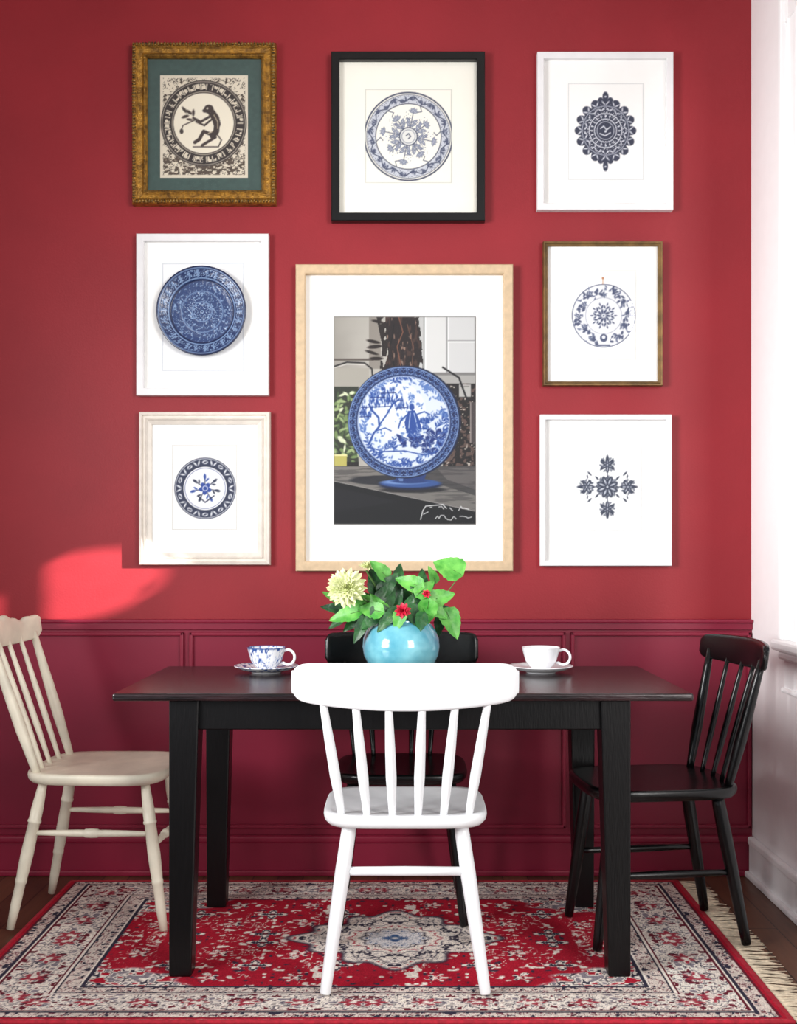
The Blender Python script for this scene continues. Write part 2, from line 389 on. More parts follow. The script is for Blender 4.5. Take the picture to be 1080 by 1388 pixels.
# ================================================================= TABLE
Z=.0098
def make_table():
    r=empty('dining_table'); z0=Z
    box('top',-.748,.748,2.825,3.495,.730,.750,M_tbl,r,.006,3)
    def leg(nm,xo,yo,sx,sy):
        V=[];n=6
        for i in range(n+1):
            t=i/n; z=z0+(.73-z0)*t; w=.058+.020*t
            x1=xo; x2=xo-sx*w; y1=yo; y2=yo-sy*w
            V+= [(x1,y1,z),(x2,y1,z),(x2,y2,z),(x1,y2,z)]
        Fc=[(0,1,2,3),tuple(n*4+k for k in range(4))]
        for i in range(n):
            for k in range(4): Fc.append((i*4+k,i*4+(k+1)%4,(i+1)*4+(k+1)%4,(i+1)*4+k))
        o=fixn(mesh_obj(nm,V,Fc,M_tblleg,r,False)); b=o.modifiers.new('bev','BEVEL'); b.width=.004; b.segments=2; b.limit_method='ANGLE'
    leg('leg_1',-.608,2.855,-1,-1); leg('leg_2',.592,2.855,1,-1); leg('leg_3',-.608,3.465,-1,1); leg('leg_4',.592,3.465,1,1)
    box('apron_front',-.54,.525,2.868,2.890,.650,.731,M_tblleg,r,.003)
    box('apron_back',-.54,.525,3.430,3.452,.650,.731,M_tblleg,r,.003)
    box('apron_left',-.595,-.573,2.92,3.40,.650,.731,M_tblleg,r,.003)
    box('apron_right',.557,.579,2.92,3.40,.650,.731,M_tblleg,r,.003)
make_table()

# ================================================================= CHAIRS
def make_chair(loc,rot,m,W=.42,D=.36,sz=.445,crestW=.56,crest=(.712,.832),crest_y=-.225,curve=.05,rise=.02,nrod=6,top_sp=.207,bot_sp=.159,rodr=.0125,outer=None,
               foot_b=(.20,-.165),foot_f=(.20,.19),legtop_b=(.14,-.11),legtop_f=(.145,.11),style='plain',turned_leg=False,front_w=1.0,stretch='H1',seatexp=4.2,corner=22):
    r=empty('dining_chair',loc,rot)
    nth=72; outl=[]
    for k in range(nth):
        a=2*math.pi*k/nth; ex=2/seatexp
        cx_,sy_=math.cos(a),math.sin(a)
        x=math.copysign(abs(cx_)**ex,cx_)*W/2; y=math.copysign(abs(sy_)**ex,sy_)*D/2
        tt=(y/D+.5); x*= (1-tt)*1.0+tt*front_w
        outl.append((x,y))
    rings=[(0.0,-.036),(.86,-.036),(.95,-.032),(.99,-.022),(1.0,-.012),(.995,-.004),(.975,0),(.9,-.001),(.6,-.006),(.3,-.008),(0.0,-.008)]
    V=[];Fc=[]
    for s,dz in rings:
        for x,y in outl: V.append((x*s if s>0 else 0,y*s if s>0 else 0,sz+dz))
    for i in range(len(rings)-1):
        for k in range(nth):
            k2=(k+1)%nth; Fc.append((i*nth+k,i*nth+k2,(i+1)*nth+k2,(i+1)*nth+k))
    fixn(mesh_obj('seat',V,Fc,m,r))
    # crest rail
    z0,z1=crest; ns=72; sec=16; V=[];Fc=[]; th=.022
    for i in range(ns+1):
        u_=-1+2*i/ns; s=math.copysign(1-(1-abs(u_))**1.6,u_); x=s*crestW/2; yc=crest_y+curve*s*s
        zt=z1-.006*s*s; zb=z0+rise*s*s
        if style=='ears':
            zt=z1-.008+.009*math.cos(s*math.pi*2.0)+.003*math.cos(s*math.pi*6)
            zb=z0+.012*(s*s)
        mid=(zt+zb)/2; e=max(0.0,1-abs(s)**corner)**(1/2.5)
        h=(zt-zb)/2*max(e,.62); thh=th/2*(max(e,.5))
        nx_,ny_=-2*curve*s/(crestW/2),1; l=math.hypot(nx_,ny_); nx_/=l; ny_/=l
        for k in range(sec):
            a=2*math.pi*k/sec; ca,sa=math.cos(a),math.sin(a)
            o=math.copysign(abs(ca)**.5,ca)*thh; zz=math.copysign(abs(sa)**.35,sa)*h
            lean=(zz/(z1-z0))*(-.012)
            V.append((x+nx_*o,yc+ny_*o+lean,mid+zz))
    for i in range(ns):
        for k in range(sec):
            k2=(k+1)%sec; Fc.append((i*sec+k,i*sec+k2,(i+1)*sec+k2,(i+1)*sec+k))
    Fc.append(tuple(range(sec))); Fc.append(tuple(ns*sec+k for k in range(sec)))
    fixn(mesh_obj('crest_rail',V,Fc,m,r))
    for i in range(nrod):
        q=-1+2*i/(nrod-1); xt=q*top_sp; xb=q*bot_sp
        s=xt/(crestW/2); yt=crest_y+curve*s*s+.004; yb=-D/2+.035+.012*q*q
        a=(xb,yb,sz-.014); b=(xt,yt,z0+rise*s*s+.03)
        R=rodr
        if outer and i in(0,nrod-1): R=outer
        turned('spindle_%d'%(i+1),a,b,[(0,R*.72),(.1,R*.82),(.35,R*1.08),(.6,R),(.85,R*.8),(1,R*.7)],m,r,12)
    def leg(nm,t,f):
        a=(t[0],t[1],sz-.025); b=(f[0],f[1],0)
        if turned_leg: pr=[(0,.012),(.08,.014),(.2,.0175),(.27,.0175),(.275,.0195),(.29,.0195),(.295,.0165),(.5,.0185),(.62,.017),(.66,.0158),(.67,.0168),(.69,.0168),(.70,.0145),(.85,.0145),(1,.011)]
        else: pr=[(0,.016),(.08,.0185),(.3,.0195),(.6,.0175),(.9,.0145),(.99,.0135),(1,.012)]
        turned(nm,a,b,pr,m,r,16)
    def at(t,f,z):
        k=(sz-.025-z)/(sz-.025); return (t[0]+(f[0]-t[0])*k,t[1]+(f[1]-t[1])*k,z)
    mir=lambda p:(-p[0],p[1])
    leg('leg_back_l',mir(legtop_b),mir(foot_b)); leg('leg_back_r',legtop_b,foot_b); leg('leg_front_l',mir(legtop_f),mir(foot_f)); leg('leg_front_r',legtop_f,foot_f)
    sp=[(0,.008),(.1,.009),(.5,.012),(.9,.009),(1,.008)]
    if turned_leg: sp=[(0,.007),(.2,.009),(.38,.0105),(.44,.0105),(.45,.013),(.5,.014),(.55,.013),(.56,.0105),(.62,.0105),(.8,.009),(1,.007)]
    if stretch=='H1':
        turned('stretcher_back',at(mir(legtop_b),mir(foot_b),.295),at(legtop_b,foot_b,.295),[(0,.011),(.5,.0125),(1,.011)],m,r,12)
    for sgn,nm in ((1,'r'),(-1,'l')):
        tb=(sgn*legtop_b[0],legtop_b[1]);fb=(sgn*foot_b[0],foot_b[1]);tf=(sgn*legtop_f[0],legtop_f[1]);ff=(sgn*foot_f[0],foot_f[1])
        zz={'double':.275,'H1':.295}.get(stretch,.2)
        turned('stretcher_'+nm,at(tb,fb,zz),at(tf,ff,zz),sp,m,r,12)
    if stretch=='double':
        turned('stretcher_front',at(mir(legtop_f),mir(foot_f),.24),at(legtop_f,foot_f,.24),sp,m,r,12)
    return r
ZC=.0125
make_chair((.006,2.905,ZC),0,M_chw,seatexp=5)
make_chair((-.905,3.37,ZC),math.radians(-92),M_chc,W=.38,D=.42,sz=.455,crestW=.42,crest=(.812,.902),crest_y=-.318,curve=.03,rise=.0,nrod=5,top_sp=.17,bot_sp=.145,rodr=.009,outer=.0155,
    foot_b=(.17,-.235),foot_f=(.165,.215),legtop_b=(.13,-.15),legtop_f=(.13,.15),style='ears',turned_leg=True,front_w=1.08,stretch='double',corner=14)
make_chair((.722,3.205,ZC),math.radians(97),M_chb,W=.37,D=.44,sz=.445,crestW=.45,crest=(.765,.85),crest_y=-.290,curve=.045,rise=.008,nrod=5,top_sp=.18,bot_sp=.14,rodr=.0085,outer=.015,
    foot_b=(.15,-.225),foot_f=(.145,.205),legtop_b=(.12,-.15),legtop_f=(.12,.15),stretch='side',front_w=1.0)
make_chair((-.004,3.405,ZC),math.radians(180),M_chb,W=.40,D=.36,sz=.445,crestW=.50,crest=(.722,.84),crest_y=-.235,curve=.04,rise=.01,nrod=6,top_sp=.19,bot_sp=.15,rodr=.009,
    foot_b=(.185,-.20),foot_f=(.185,.17),corner=40)

# ================================================================= CUPS
TZ=.7502
def blueware(V):
    th=np.arctan2(V[:,1],V[:,0]); r=np.hypot(V[:,0],V[:,1])
    u=th*.045*1000; v=V[:,2]*1000
    p=P(u,v,(244,244,246),e=1)
    n=fbm(u/5+40,v/5+8,91,2); n2=fbm(u/14+4,v/14,17,2)
    m=np.clip((n-.55)*14,0,1)*np.clip((n2-.40)*10,0,1); p.put(m,(52,84,150))
    p.put(np.clip((.03-np.abs(n-.47))*40,0,1)*.7,(106,132,186))
    p.put((v>65).astype(float),(60,90,150))
    return p.C
def make_cup(px,d,flower):
    x=wx(px,d)
    s=empty('saucer',(x,d,TZ))
    sp=densify([(0.0,.004),(.034,.004),(.036,0),(.042,0),(.046,.004),(.075,.011),(.094,.020),(.096,.021),(.095,.023),(.074,.0145),(.045,.008),(0.0,.0075)],3)
    def scol(V):
        r=np.hypot(V[:,0],V[:,1])*1000; p=P(V[:,0]*1000,V[:,1]*1000,(242,242,245),e=1.5)
        if flower:
            n=fbm(V[:,0]*160+40,V[:,1]*160+40,19,2); p.put(np.clip((n-.55)*16,0,1)*(r>55),(60,92,156)); p.put(p.sd(np.abs(r-92)-1.5),(60,92,156))
        return p.C
    lathe('dish',sp,M_glaze,s,96,colfn=scol)
    c_=empty('teacup',(x,d,TZ+.008))
    cp=densify([(0.0,.004),(.022,.003),(.024,0),(.027,0),(.026,.005),(.034,.012),(.046,.028),(.052,.048),(.057,.068),(.0575,.069),(.056,.0695),(.050,.048),(.044,.029),(.032,.014),(0.0,.010)],4)
    lathe('bowl',cp,M_glaze if flower else M_porc,c_,128,colfn=blueware if flower else None)
    pts=[]
    for i in range(19):
        a=math.radians(120-250*i/18); pts.append((.066+.021*math.cos(a),0,.040+.022*math.sin(a)))
    pts=[(.050,0,.058)]+pts[2:]+[(.046,0,.022)]
    tube('handle',pts,[.0042]*len(pts),M_porc,c_,10)
    c_.rotation_euler=(0,0,math.radians(-8))
make_cup(361,3.30,True); make_cup(733,3.30,False)

# ================================================================= VASE + BOUQUET
VX,VY=wx(543.5,3.20),3.20
v=empty('vase',(VX,VY,TZ))
prof=[(0,.003),(.04,.003),(.048,0),(.055,.002),(.075,.014),(.095,.036),(.108,.062),(.1125,.088),(.110,.112),(.101,.135),(.089,.152),(.080,.162),(.079,.168),(.075,.1695),(.073,.165),(.080,.153),(.092,.136),(.102,.11),(.104,.088),(.098,.06),(.08,.03),(.0,.012)]
ov=lathe('bowl',densify(prof,3),M_vase,v,96)
lathe('water',[(0,.13),(.094,.13)],mat('dark_water',(30,34,30),.15,var=.2),v,48)

bq=empty('flower_bouquet')
LB,LD,ST=Buf(),Buf(),Buf()
def leaf(B,base,dirv,nrm,Ln,Wd,curl=.15,fold=.25,heart=.55):
    d=Vector(dirv).normalized(); n=Vector(nrm); n=(n-d*n.dot(d)).normalized(); s=d.cross(n)
    nu,nv=12,7; V=[];Fc=[]
    for i in range(nu+1):
        t=i/nu; w=Wd*(max(0,math.sin(math.pi*t**heart))**.75)*(1-.15*t)+(.0006)
        jag=1+.05*math.sin(t*34)
        for j in range(nv):
            q=-1+2*j/(nv-1)
            back=-.10*Ln*abs(q)*(1-t)**3
            p=Vector(base)+d*(Ln*t+back)+s*(w*q*jag*.5)+n*(fold*abs(q)*w*.5-curl*Ln*t*t+.02*Ln*math.sin(t*15)*abs(q))
            V.append(p)
    for i in range(nu):
        for j in range(nv-1): Fc.append((i*nv+j,i*nv+j+1,(i+1)*nv+j+1,(i+1)*nv+j))
    B.add(V,Fc)
def lf(px,py,ang,Lp,wr,tone,dd=0.0,tilt=0.0):
    d=3.20+dd; sc_=d/F; c0=Vector((wx(px,d),d,wz(py,d))); a=math.radians(ang)
    tl=random.uniform(-.35,.35)
    dv=Vector((math.cos(a),tl,math.sin(a))); Ln=Lp*sc_
    base=c0-dv.normalized()*Ln*.5
    nr=Vector((random.uniform(-.4,.4)+tilt,-1,random.uniform(.1,.7)))
    leaf(LB if tone else LD,base,dv,nr,Ln,Ln*wr,curl=random.uniform(.05,.25))
    mouth=Vector((VX+max(-.05,min(.05,(base.x-VX)*.4)),VY+random.uniform(-.03,.03),TZ+.14))
    mid=(mouth+base)/2+Vector(((base.x-mouth.x)*.15,0,.02))
    vv,ff=tube_geo([mouth,mid,base,base+dv.normalized()*Ln*.3],[.0022,.0019,.0015,.0007],6); ST.add(vv,ff)
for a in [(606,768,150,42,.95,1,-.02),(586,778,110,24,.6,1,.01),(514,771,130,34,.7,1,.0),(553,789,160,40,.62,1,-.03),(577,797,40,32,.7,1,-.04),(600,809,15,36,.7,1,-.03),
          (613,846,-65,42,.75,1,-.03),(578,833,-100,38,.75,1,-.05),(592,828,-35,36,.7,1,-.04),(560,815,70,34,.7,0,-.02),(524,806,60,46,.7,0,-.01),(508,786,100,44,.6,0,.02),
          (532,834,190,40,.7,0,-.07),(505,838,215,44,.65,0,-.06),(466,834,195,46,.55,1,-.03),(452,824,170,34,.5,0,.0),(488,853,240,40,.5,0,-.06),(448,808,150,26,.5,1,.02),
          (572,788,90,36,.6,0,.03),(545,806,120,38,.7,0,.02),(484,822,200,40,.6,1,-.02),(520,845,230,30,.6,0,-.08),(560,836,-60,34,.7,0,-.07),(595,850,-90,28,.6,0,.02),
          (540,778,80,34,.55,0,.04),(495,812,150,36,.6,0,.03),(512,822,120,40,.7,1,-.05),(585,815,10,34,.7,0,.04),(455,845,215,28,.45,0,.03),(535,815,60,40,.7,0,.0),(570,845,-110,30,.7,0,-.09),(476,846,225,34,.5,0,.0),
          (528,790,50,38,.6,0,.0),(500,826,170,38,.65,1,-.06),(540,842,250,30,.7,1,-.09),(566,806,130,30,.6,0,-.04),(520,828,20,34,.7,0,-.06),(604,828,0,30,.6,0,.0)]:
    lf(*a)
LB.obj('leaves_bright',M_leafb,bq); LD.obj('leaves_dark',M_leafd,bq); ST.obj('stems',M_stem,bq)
def bloom(name,px,py,d,R,m,npet,layers,axis,wfac=.34,cup=.5):
    B=Buf(); c0=Vector((wx(px,d),d,wz(py,d))); ax=Vector(axis).normalized()
    u=ax.cross(Vector((0,0,1))).normalized(); w=ax.cross(u)
    for L_ in range(layers):
        f=L_/(layers-1); el=math.radians(2+76*f); n=int(npet*(1-.62*f)); Lr=R*(1-.45*f)
        for k in range(n):
            a=2*math.pi*(k+.5*(L_%2))/n+random.uniform(-.08,.08)
            rad=u*math.cos(a)+w*math.sin(a)
            d_=rad*math.cos(el)+ax*math.sin(el); nr=ax*math.cos(el)-rad*math.sin(el)
            leaf(B,c0+ax*(f*R*.12),d_,nr,Lr,Lr*wfac,curl=-.12*cup+.1*random.random(),fold=cup,heart=.8)
    o=B.obj(name,m,bq)
    mouth=Vector((VX-.02*(1 if px<540 else -1),VY,TZ+.14)); back=c0-ax*.01
    tube(name+'_stem',[mouth,(mouth+back)/2+Vector((0,0,.015)),back],[.003,.003,.003],M_stem,bq,8)
bloom('dahlia_bloom',470,797,3.13,.060,M_dahlia,18,9,(-.15,-1,.25),wfac=.44)
bloom('dahlia_bud',497,769,3.22,.026,M_dahlia,10,5,(.2,-.3,1),wfac=.45)
bloom('red_bloom',546,828,3.11,.024,M_redfl,9,5,(0,-1,.2),wfac=.6)
bloom('red_bud',578,805,3.15,.014,M_redfl,7,3,(.2,-.8,.5),wfac=.7)

# ================================================================= FRAMES
def rect_frame(name,x0,y0,x1,y1,prof,m,parent,d=3.775,smooth=False):
    """mitred moulding; prof=[(inset_m, protrusion_m)]"""
    X0,X1=wx(x0,d),wx(x1,d); Z1,Z0=wz(y0,d),wz(y1,d)
    V=[];Fc=[]; n=len(prof)
    for i,(ins,pr) in enumerate(prof):
        yy=WALL-pr
        V+=[(X0+ins,yy,Z0+ins),(X1-ins,yy,Z0+ins),(X1-ins,yy,Z1-ins),(X0+ins,yy,Z1-ins)]
    for i in range(n-1):
        for k in range(4):
            k2=(k+1)%4; Fc.append((i*4+k,i*4+k2,(i+1)*4+k2,(i+1)*4+k))
    return mesh_obj(name,V,Fc,m,parent,smooth)
pxm=lambda n: n*3.775/F
def sheet(name,x0,y0,x1,y1,yy,m,parent,th=.001):
    box(name,wx(x0,yy),wx(x1,yy),yy,yy+th,wz(y1,yy),wz(y0,yy),m,parent)
def framed(x0,y0,x1,y1,w,prof,mf,mm,printrect,paint,base,depth=.03,glass=True,step=.9,e=None):
    r=empty('framed_art_print')
    rect_frame('frame',x0,y0,x1,y1,prof,mf,r)
    md=WALL-.012
    sheet('mat_board',x0+w-3,y0+w-3,x1-w+3,y1-w+3,md,mm,r,.010)
    a=printrect
    grid_canvas('print',a[0],a[1],a[2],a[3],md-.0012,paint,r,step,base=base)
    if glass:
        g=md-.004; q=(x0+w-2,y0+w-2,x1-w+2,y1-w+2)
        mesh_obj('glass',[(wx(q[0],g),g,wz(q[3],g)),(wx(q[2],g),g,wz(q[3],g)),(wx(q[2],g),g,wz(q[1],g)),(wx(q[0],g),g,wz(q[1],g))],[(0,1,2,3)],M_glass,r,False)
    return r
def flatprof(w,dep,b=.002): 
    W_=pxm(w); return [(0,.0005),(0,dep-b),(b,dep),(W_-b,dep),(W_,dep-b),(W_,.011)]
ink=(60,68,92)
def edge(p,x0,y0,x1,y1,c):
    p.put(1-p.rect(x0+1,y0+1,x1-1,y1-1),c)
# 1 gilt ornate
def a1(p):
    n=fbm(np.abs(p.X-276)/3.4,p.Y/3.4,3,2)
    edge(p,217,102,336,241,(214,206,188))
    ins=p.rect(221,106,332,237)
    p.put(ins*np.clip((.055-np.abs(n-.5))*26,0,1),(66,58,52)); p.put(ins*np.clip((n-.64)*20,0,1),(78,68,60))
    p.put(ins*p.rect(221,214,332,237)*np.clip((fbm(p.X/5,p.Y/2.4,9,3)-.48)*12,0,1),(84,72,62))
    p.put(p.disc(276,167,58),(222,212,192)); p.put(p.ring(276,167,49.5,13),(48,42,42)); p.put(p.ring(276,167,57.5,1.6),(48,42,42))
    th=np.arctan2(p.Y-167,p.X-276); r=np.hypot(p.X-276,p.Y-167)
    g=fbm(th*11+40,r/3.2,33,2); fr=np.abs(((th*38/(2*math.pi))%1)-.5)
    tick=np.clip((fr-.36)*12,0,1); gl=np.clip((g-.52)*20,0,1)*(fr<.3)
    p.put(p.ring(276,167,49.5,8)*np.clip(tick+gl,0,1),(218,208,188))
    p.put(p.disc(276,167,42),(236,228,208)); p.put(p.ring(276,167,41.5,1.5),(60,52,50))
    dk=(62,52,50)
    p.put(p.disc(283,148,6.5,6),dk); p.put(p.disc(277.5,150,3.2,2.6),dk)
    p.put(p.line([(287,153),(292,160),(294,168)],10),dk); p.put(p.line([(294,168),(293,178),(288,184)],8),dk)
    p.put(p.line([(286,157),(272,165),(262,160)],3.2),dk); p.put(p.line([(289,160),(277,170),(266,165)],2.6),dk)
    p.put(p.line([(290,184),(276,178),(270,189),(264,193)],4.6),dk); p.put(p.line([(292,186),(282,192),(274,197)],3.6),dk); p.put(p.line([(294,182),(300,190),(296,199),(262,199)],1.6),dk)
    p.put(p.leaves([(256,152,.6,5,2),(251,158,-.3,5,2),(262,153,1.6,4.5,1.8),(257,162,.2,4,1.6),(250,149,.9,5,2)]),dk)
    p.put(p.line([(266,162),(248,170),(246,176)],1.4),dk); p.put(p.disc(246,178,2.6,3.4),dk)
    p.put(p.line([(290,156),(295,165),(295,174)],1.2),(190,176,150)); p.put(p.line([(282,181),(288,178)],1.2),(190,176,150)); p.put(p.disc(281,147,1.2),(220,210,190))
r=framed(179,58,374,277,20,[(0,.0005),(0,.024),(.004,.034),(.010,.036),(.016,.030),(.020,.026),(.034,.024),(.042,.030),(.046,.028),(.051,.020),(.051,.011)],M_gold,M_green,(217,102,336,241),a1,(222,212,192))
B=Buf(); bm=bmesh.new(); bmesh.ops.create_icosphere(bm,subdivisions=1,radius=1); IV=[v_.co.copy() for v_ in bm.verts]; IF=[tuple(v_.index for v_ in f.verts) for f in bm.faces]; bm.free()
def bead(x,y,z,rx,ry,rz): B.add([Vector((x+q.x*rx,y+q.y*ry,z+q.z*rz)) for q in IV],IF)
for ins,rr,yy,st in ((.0085,.0074,WALL-.036,.0105),(.0435,.0030,WALL-.031,.0052)):
    X0,X1=wx(179,3.775)+ins,wx(374,3.775)-ins; Z1,Z0=wz(58,3.775)-ins,wz(277,3.775)+ins
    n=int((X1-X0)/st)
    for i in range(n+1):
        x=X0+(X1-X0)*i/n
        for z in (Z0,Z1): bead(x,yy,z,rr*.55,rr*.8,rr*random.uniform(.8,1.2))
    n=int((Z1-Z0)/st)
    for i in range(1,n):
        z=Z0+(Z1-Z0)*i/n
        for x in (X0,X1): bead(x,yy,z,rr*random.uniform(.8,1.2),rr*.8,rr*.55)
B.obj('rope_carving',M_gilt_dark,r)
# 2 black frame
def a2(p):
    edge(p,495,121,612,248,(206,204,196)); cx,cy=553.5,185; rs=np.random.RandomState(8)
    p.put(p.ring(cx,cy,59.5,2),ink); p.put(p.ring(cx,cy,56.6,.8),ink); p.put(p.ring(cx,cy,44.5,1.4),ink)
    p.put(p.ring(cx,cy,50.6,10.5),(200,204,213)); its=[]
    rr=np.hypot(p.X-cx,p.Y-cy); th=np.arctan2(p.Y-cy,p.X-cx)
    p.put(p.sd(np.abs(rr-50.6-3.0*np.sin(th*12))-.8),ink)
    for i in range(24):
        t=(i+.5)*2*math.pi/24; sgn=1 if i%2 else -1
        for k in range(5):
            tt=t+rs.uniform(-.07,.07); q=50.6-sgn*rs.uniform(-1.5,3.8); its.append((cx+q*math.cos(tt),cy+q*math.sin(tt),rs.uniform(0,3.14),2.5,1.1))
    p.put(p.leaves(its),(70,78,104))
    p.put(p.ring(cx,cy,50.6,10)*p.kal(cx,cy,24,5,2.2,.035),(90,98,122))
    p.put(p.disc(cx,cy,37)*p.kal(cx,cy,8,15,3.4,.045)*p.sd(rr-29-6*np.cos(8*th)),(120,128,150))
    its=[]
    for i in range(8):
        t=i*math.pi/4+.2; R=33 if i%2==0 else 27
        x0,y0=cx+R*math.cos(t),cy+R*math.sin(t)
        for k in range(5):
            a=t+(k-2)*.62; its.append((x0+3*math.cos(a),y0+3*math.sin(a),a,3.4,1.5))
        for q in (17,22):
            for sg in(-1,1): its.append((cx+q*math.cos(t+sg*.2),cy+q*math.sin(t+sg*.2),t+sg*.9,4,1.7))
        p.put(p.line([(cx+10*math.cos(t),cy+10*math.sin(t)),(x0,y0)],.9),ink)
    p.put(p.leaves(its),(84,94,122)); p.put(p.leaves([(a_,b_,c__,L_*.5,W_*.35) for a_,b_,c__,L_,W_ in its]),(210,213,220))
    p.put(p.disc(cx,cy,12),(226,226,222)); p.put(p.ring(cx,cy,12,1.4),ink); p.put(p.ring(cx,cy,9,.8),(120,126,144)); p.put(p.line([(cx-3,cy-1),(cx,cy-4),(cx+3,cy),(cx,cy+3)],1.3),ink)
    for a in range(6):
        t=a*2*math.pi/6-1.2; p.put(p.line([(cx+35*math.cos(t),cy+35*math.sin(t)),(cx+38*math.cos(t+.12),cy+38*math.sin(t+.12)),(cx+44*math.cos(t),cy+44*math.sin(t))],1),ink)
framed(449,71,657,300,11,flatprof(11,.034),M_fblack,M_matcream,(495,121,612,248),a2,(245,242,230),step=.8)
# 3 white, dark medallion
def a3(p):
    edge(p,770,113,872,244,(214,214,214)); cx,cy=820.5,177; c_=(44,50,72); pap=(216,218,224)
    m=p.disc(cx,cy,34,36)
    for i in range(16):
        t=i*2*math.pi/16+math.pi/2; m=np.maximum(m,p.ell(cx+34.5*math.cos(t),cy+37*math.sin(t),t,7.2,6.2)); 
    for q in ((820.5,131,4,6.5),(820.5,225,3.5,7),(814,137,4,5),(827,137,4,5),(814,217,4,5),(827,217,4,5)): m=np.maximum(m,p.disc(*q))
    p.put(m,c_)
    its=[]
    for i in range(16):
        t=i*2*math.pi/16+math.pi/2
        for sg in(-1,1):
            its.append((cx+35*math.cos(t+sg*.075),cy+37.5*math.sin(t+sg*.075),t+sg*.7,3.4,.9)); its.append((cx+27*math.cos(t+sg*.12),cy+29*math.sin(t+sg*.12),t-sg*.8,3.2,.9))
    p.put(p.leaves(its),pap)
    p.put(p.disc(cx,cy,30,32)*p.kal(cx,cy,12,8,2.4,.032,asp=1.05),pap)
    for q,w_ in ((22,1.2),(15,1.2),(31.5,.7)): p.put(p.ring(cx,cy,q,w_,1.05),pap)
    th=np.arctan2(p.Y-cy,p.X-cx); p.put(p.ring(cx,cy,18.5,4,1.05)*np.clip((np.abs(((th*20/6.283)%1)-.5)-.34)*10,0,1),pap)
    p.put(p.disc(cx,cy,14),c_); p.put(p.line([(814,174),(818,171),(822,176),(827,172)],1.6),pap); p.put(p.line([(813,181),(820,184),(827,180)],1.6),pap); p.put(p.disc(cx,cy+1,1.6),pap); p.put(p.ring(cx,cy,11.5,.8,1.05),pap)
    for y_ in (131,226): p.put(p.disc(820.5,y_,1.2),pap)
framed(728,71,912,285,9,flatprof(9,.032),M_fwhite,M_mat,(770,113,872,244),a3,(247,246,243),step=.8)
# 4 white with mounted plate
def a4(p): edge(p,220,357,330,503,(200,204,212))
r4=framed(185,317,364,536,10,flatprof(10,.030),M_fwhite,M_mat,(220,357,330,503),a4,(244,245,246),glass=False,step=1)
def plate(cxp,cyp,Rp,parent):
    nt=220; pr=[(0,.006),(.60,.006),(.70,.008),(.78,.016),(.97,.026),(1.0,.025),(1.0,.021),(.7,.001)]
    rs=[];zs=[]
    segs=[40,8,8,14,3,2,4]
    for (a,b),n in zip(zip(pr[:-1],pr[1:]),segs):
        for i in range(n): rs.append(a[0]+(b[0]-a[0])*i/n); zs.append(a[1]+(b[1]-a[1])*i/n)
    rs.append(pr[-1][0]); zs.append(pr[-1][1]); nr=len(rs)
    th=np.linspace(0,2*math.pi,nt,endpoint=False)
    Rm,T=np.meshgrid(np.array(rs),th,indexing='ij'); Zm=np.repeat(np.array(zs)[:,None],nt,1)
    X=(Rm*np.cos(T)*Rp).ravel(); Y=(Rm*np.sin(T)*Rp).ravel()
    p=P(X,Y,(42,62,108),e=1.2); lt=(132,158,194); dk=(22,34,70)
    p.put(p.ring(0,0,Rp*.99,3),dk)
    p.put(p.ring(0,0,Rp*.85,13),(32,48,90)); p.put(p.ring(0,0,Rp*.85,13)*p.kal(0,0,26,6,3.0,.05),lt)
    tick=((T.ravel()*26/(2*math.pi))%1<.16).astype(float); p.put(p.ring(0,0,Rp*.84,9)*tick*.8,lt)
    for q,w_,c_ in ((.95,1.0,lt),(.74,1.4,lt),(.70,2,dk),(.46,1.0,lt),(.22,1.2,lt)): p.put(p.ring(0,0,Rp*q,w_),c_)
    n=fbm(X/4.6+30,Y/4.6,22,2); n2=fbm(X/3.6+60,Y/3.6+7,26,2)
    p.put(p.ring(0,0,Rp*.58,12)*np.clip((.05-np.abs(n-.5))*30,0,1),lt); p.put(p.ring(0,0,Rp*.34,13)*np.clip((.055-np.abs(n2-.5))*30,0,1),lt); p.put(p.disc(0,0,Rp*.2)*p.kal(0,0,6,29,3,.07),lt)
    relief=(p.C[:,2]-108)/80*.0008
    d=WALL-.014
    V=np.stack([wx(cxp,d)+X*d/F, d-Zm.ravel()*1.1-relief, wz(cyp,d)-Y*d/F],1)
    idx=np.arange(nr*nt).reshape(nr,nt); nx_=np.roll(idx,-1,1)
    Fc=np.stack([idx[:-1],nx_[:-1],nx_[1:],idx[1:]],-1).reshape(-1,4)
    return mesh_obj('ceramic_plate',V,Fc,M_platebump,parent,True,p.C)
plate(274.5,423,60.5,r4)
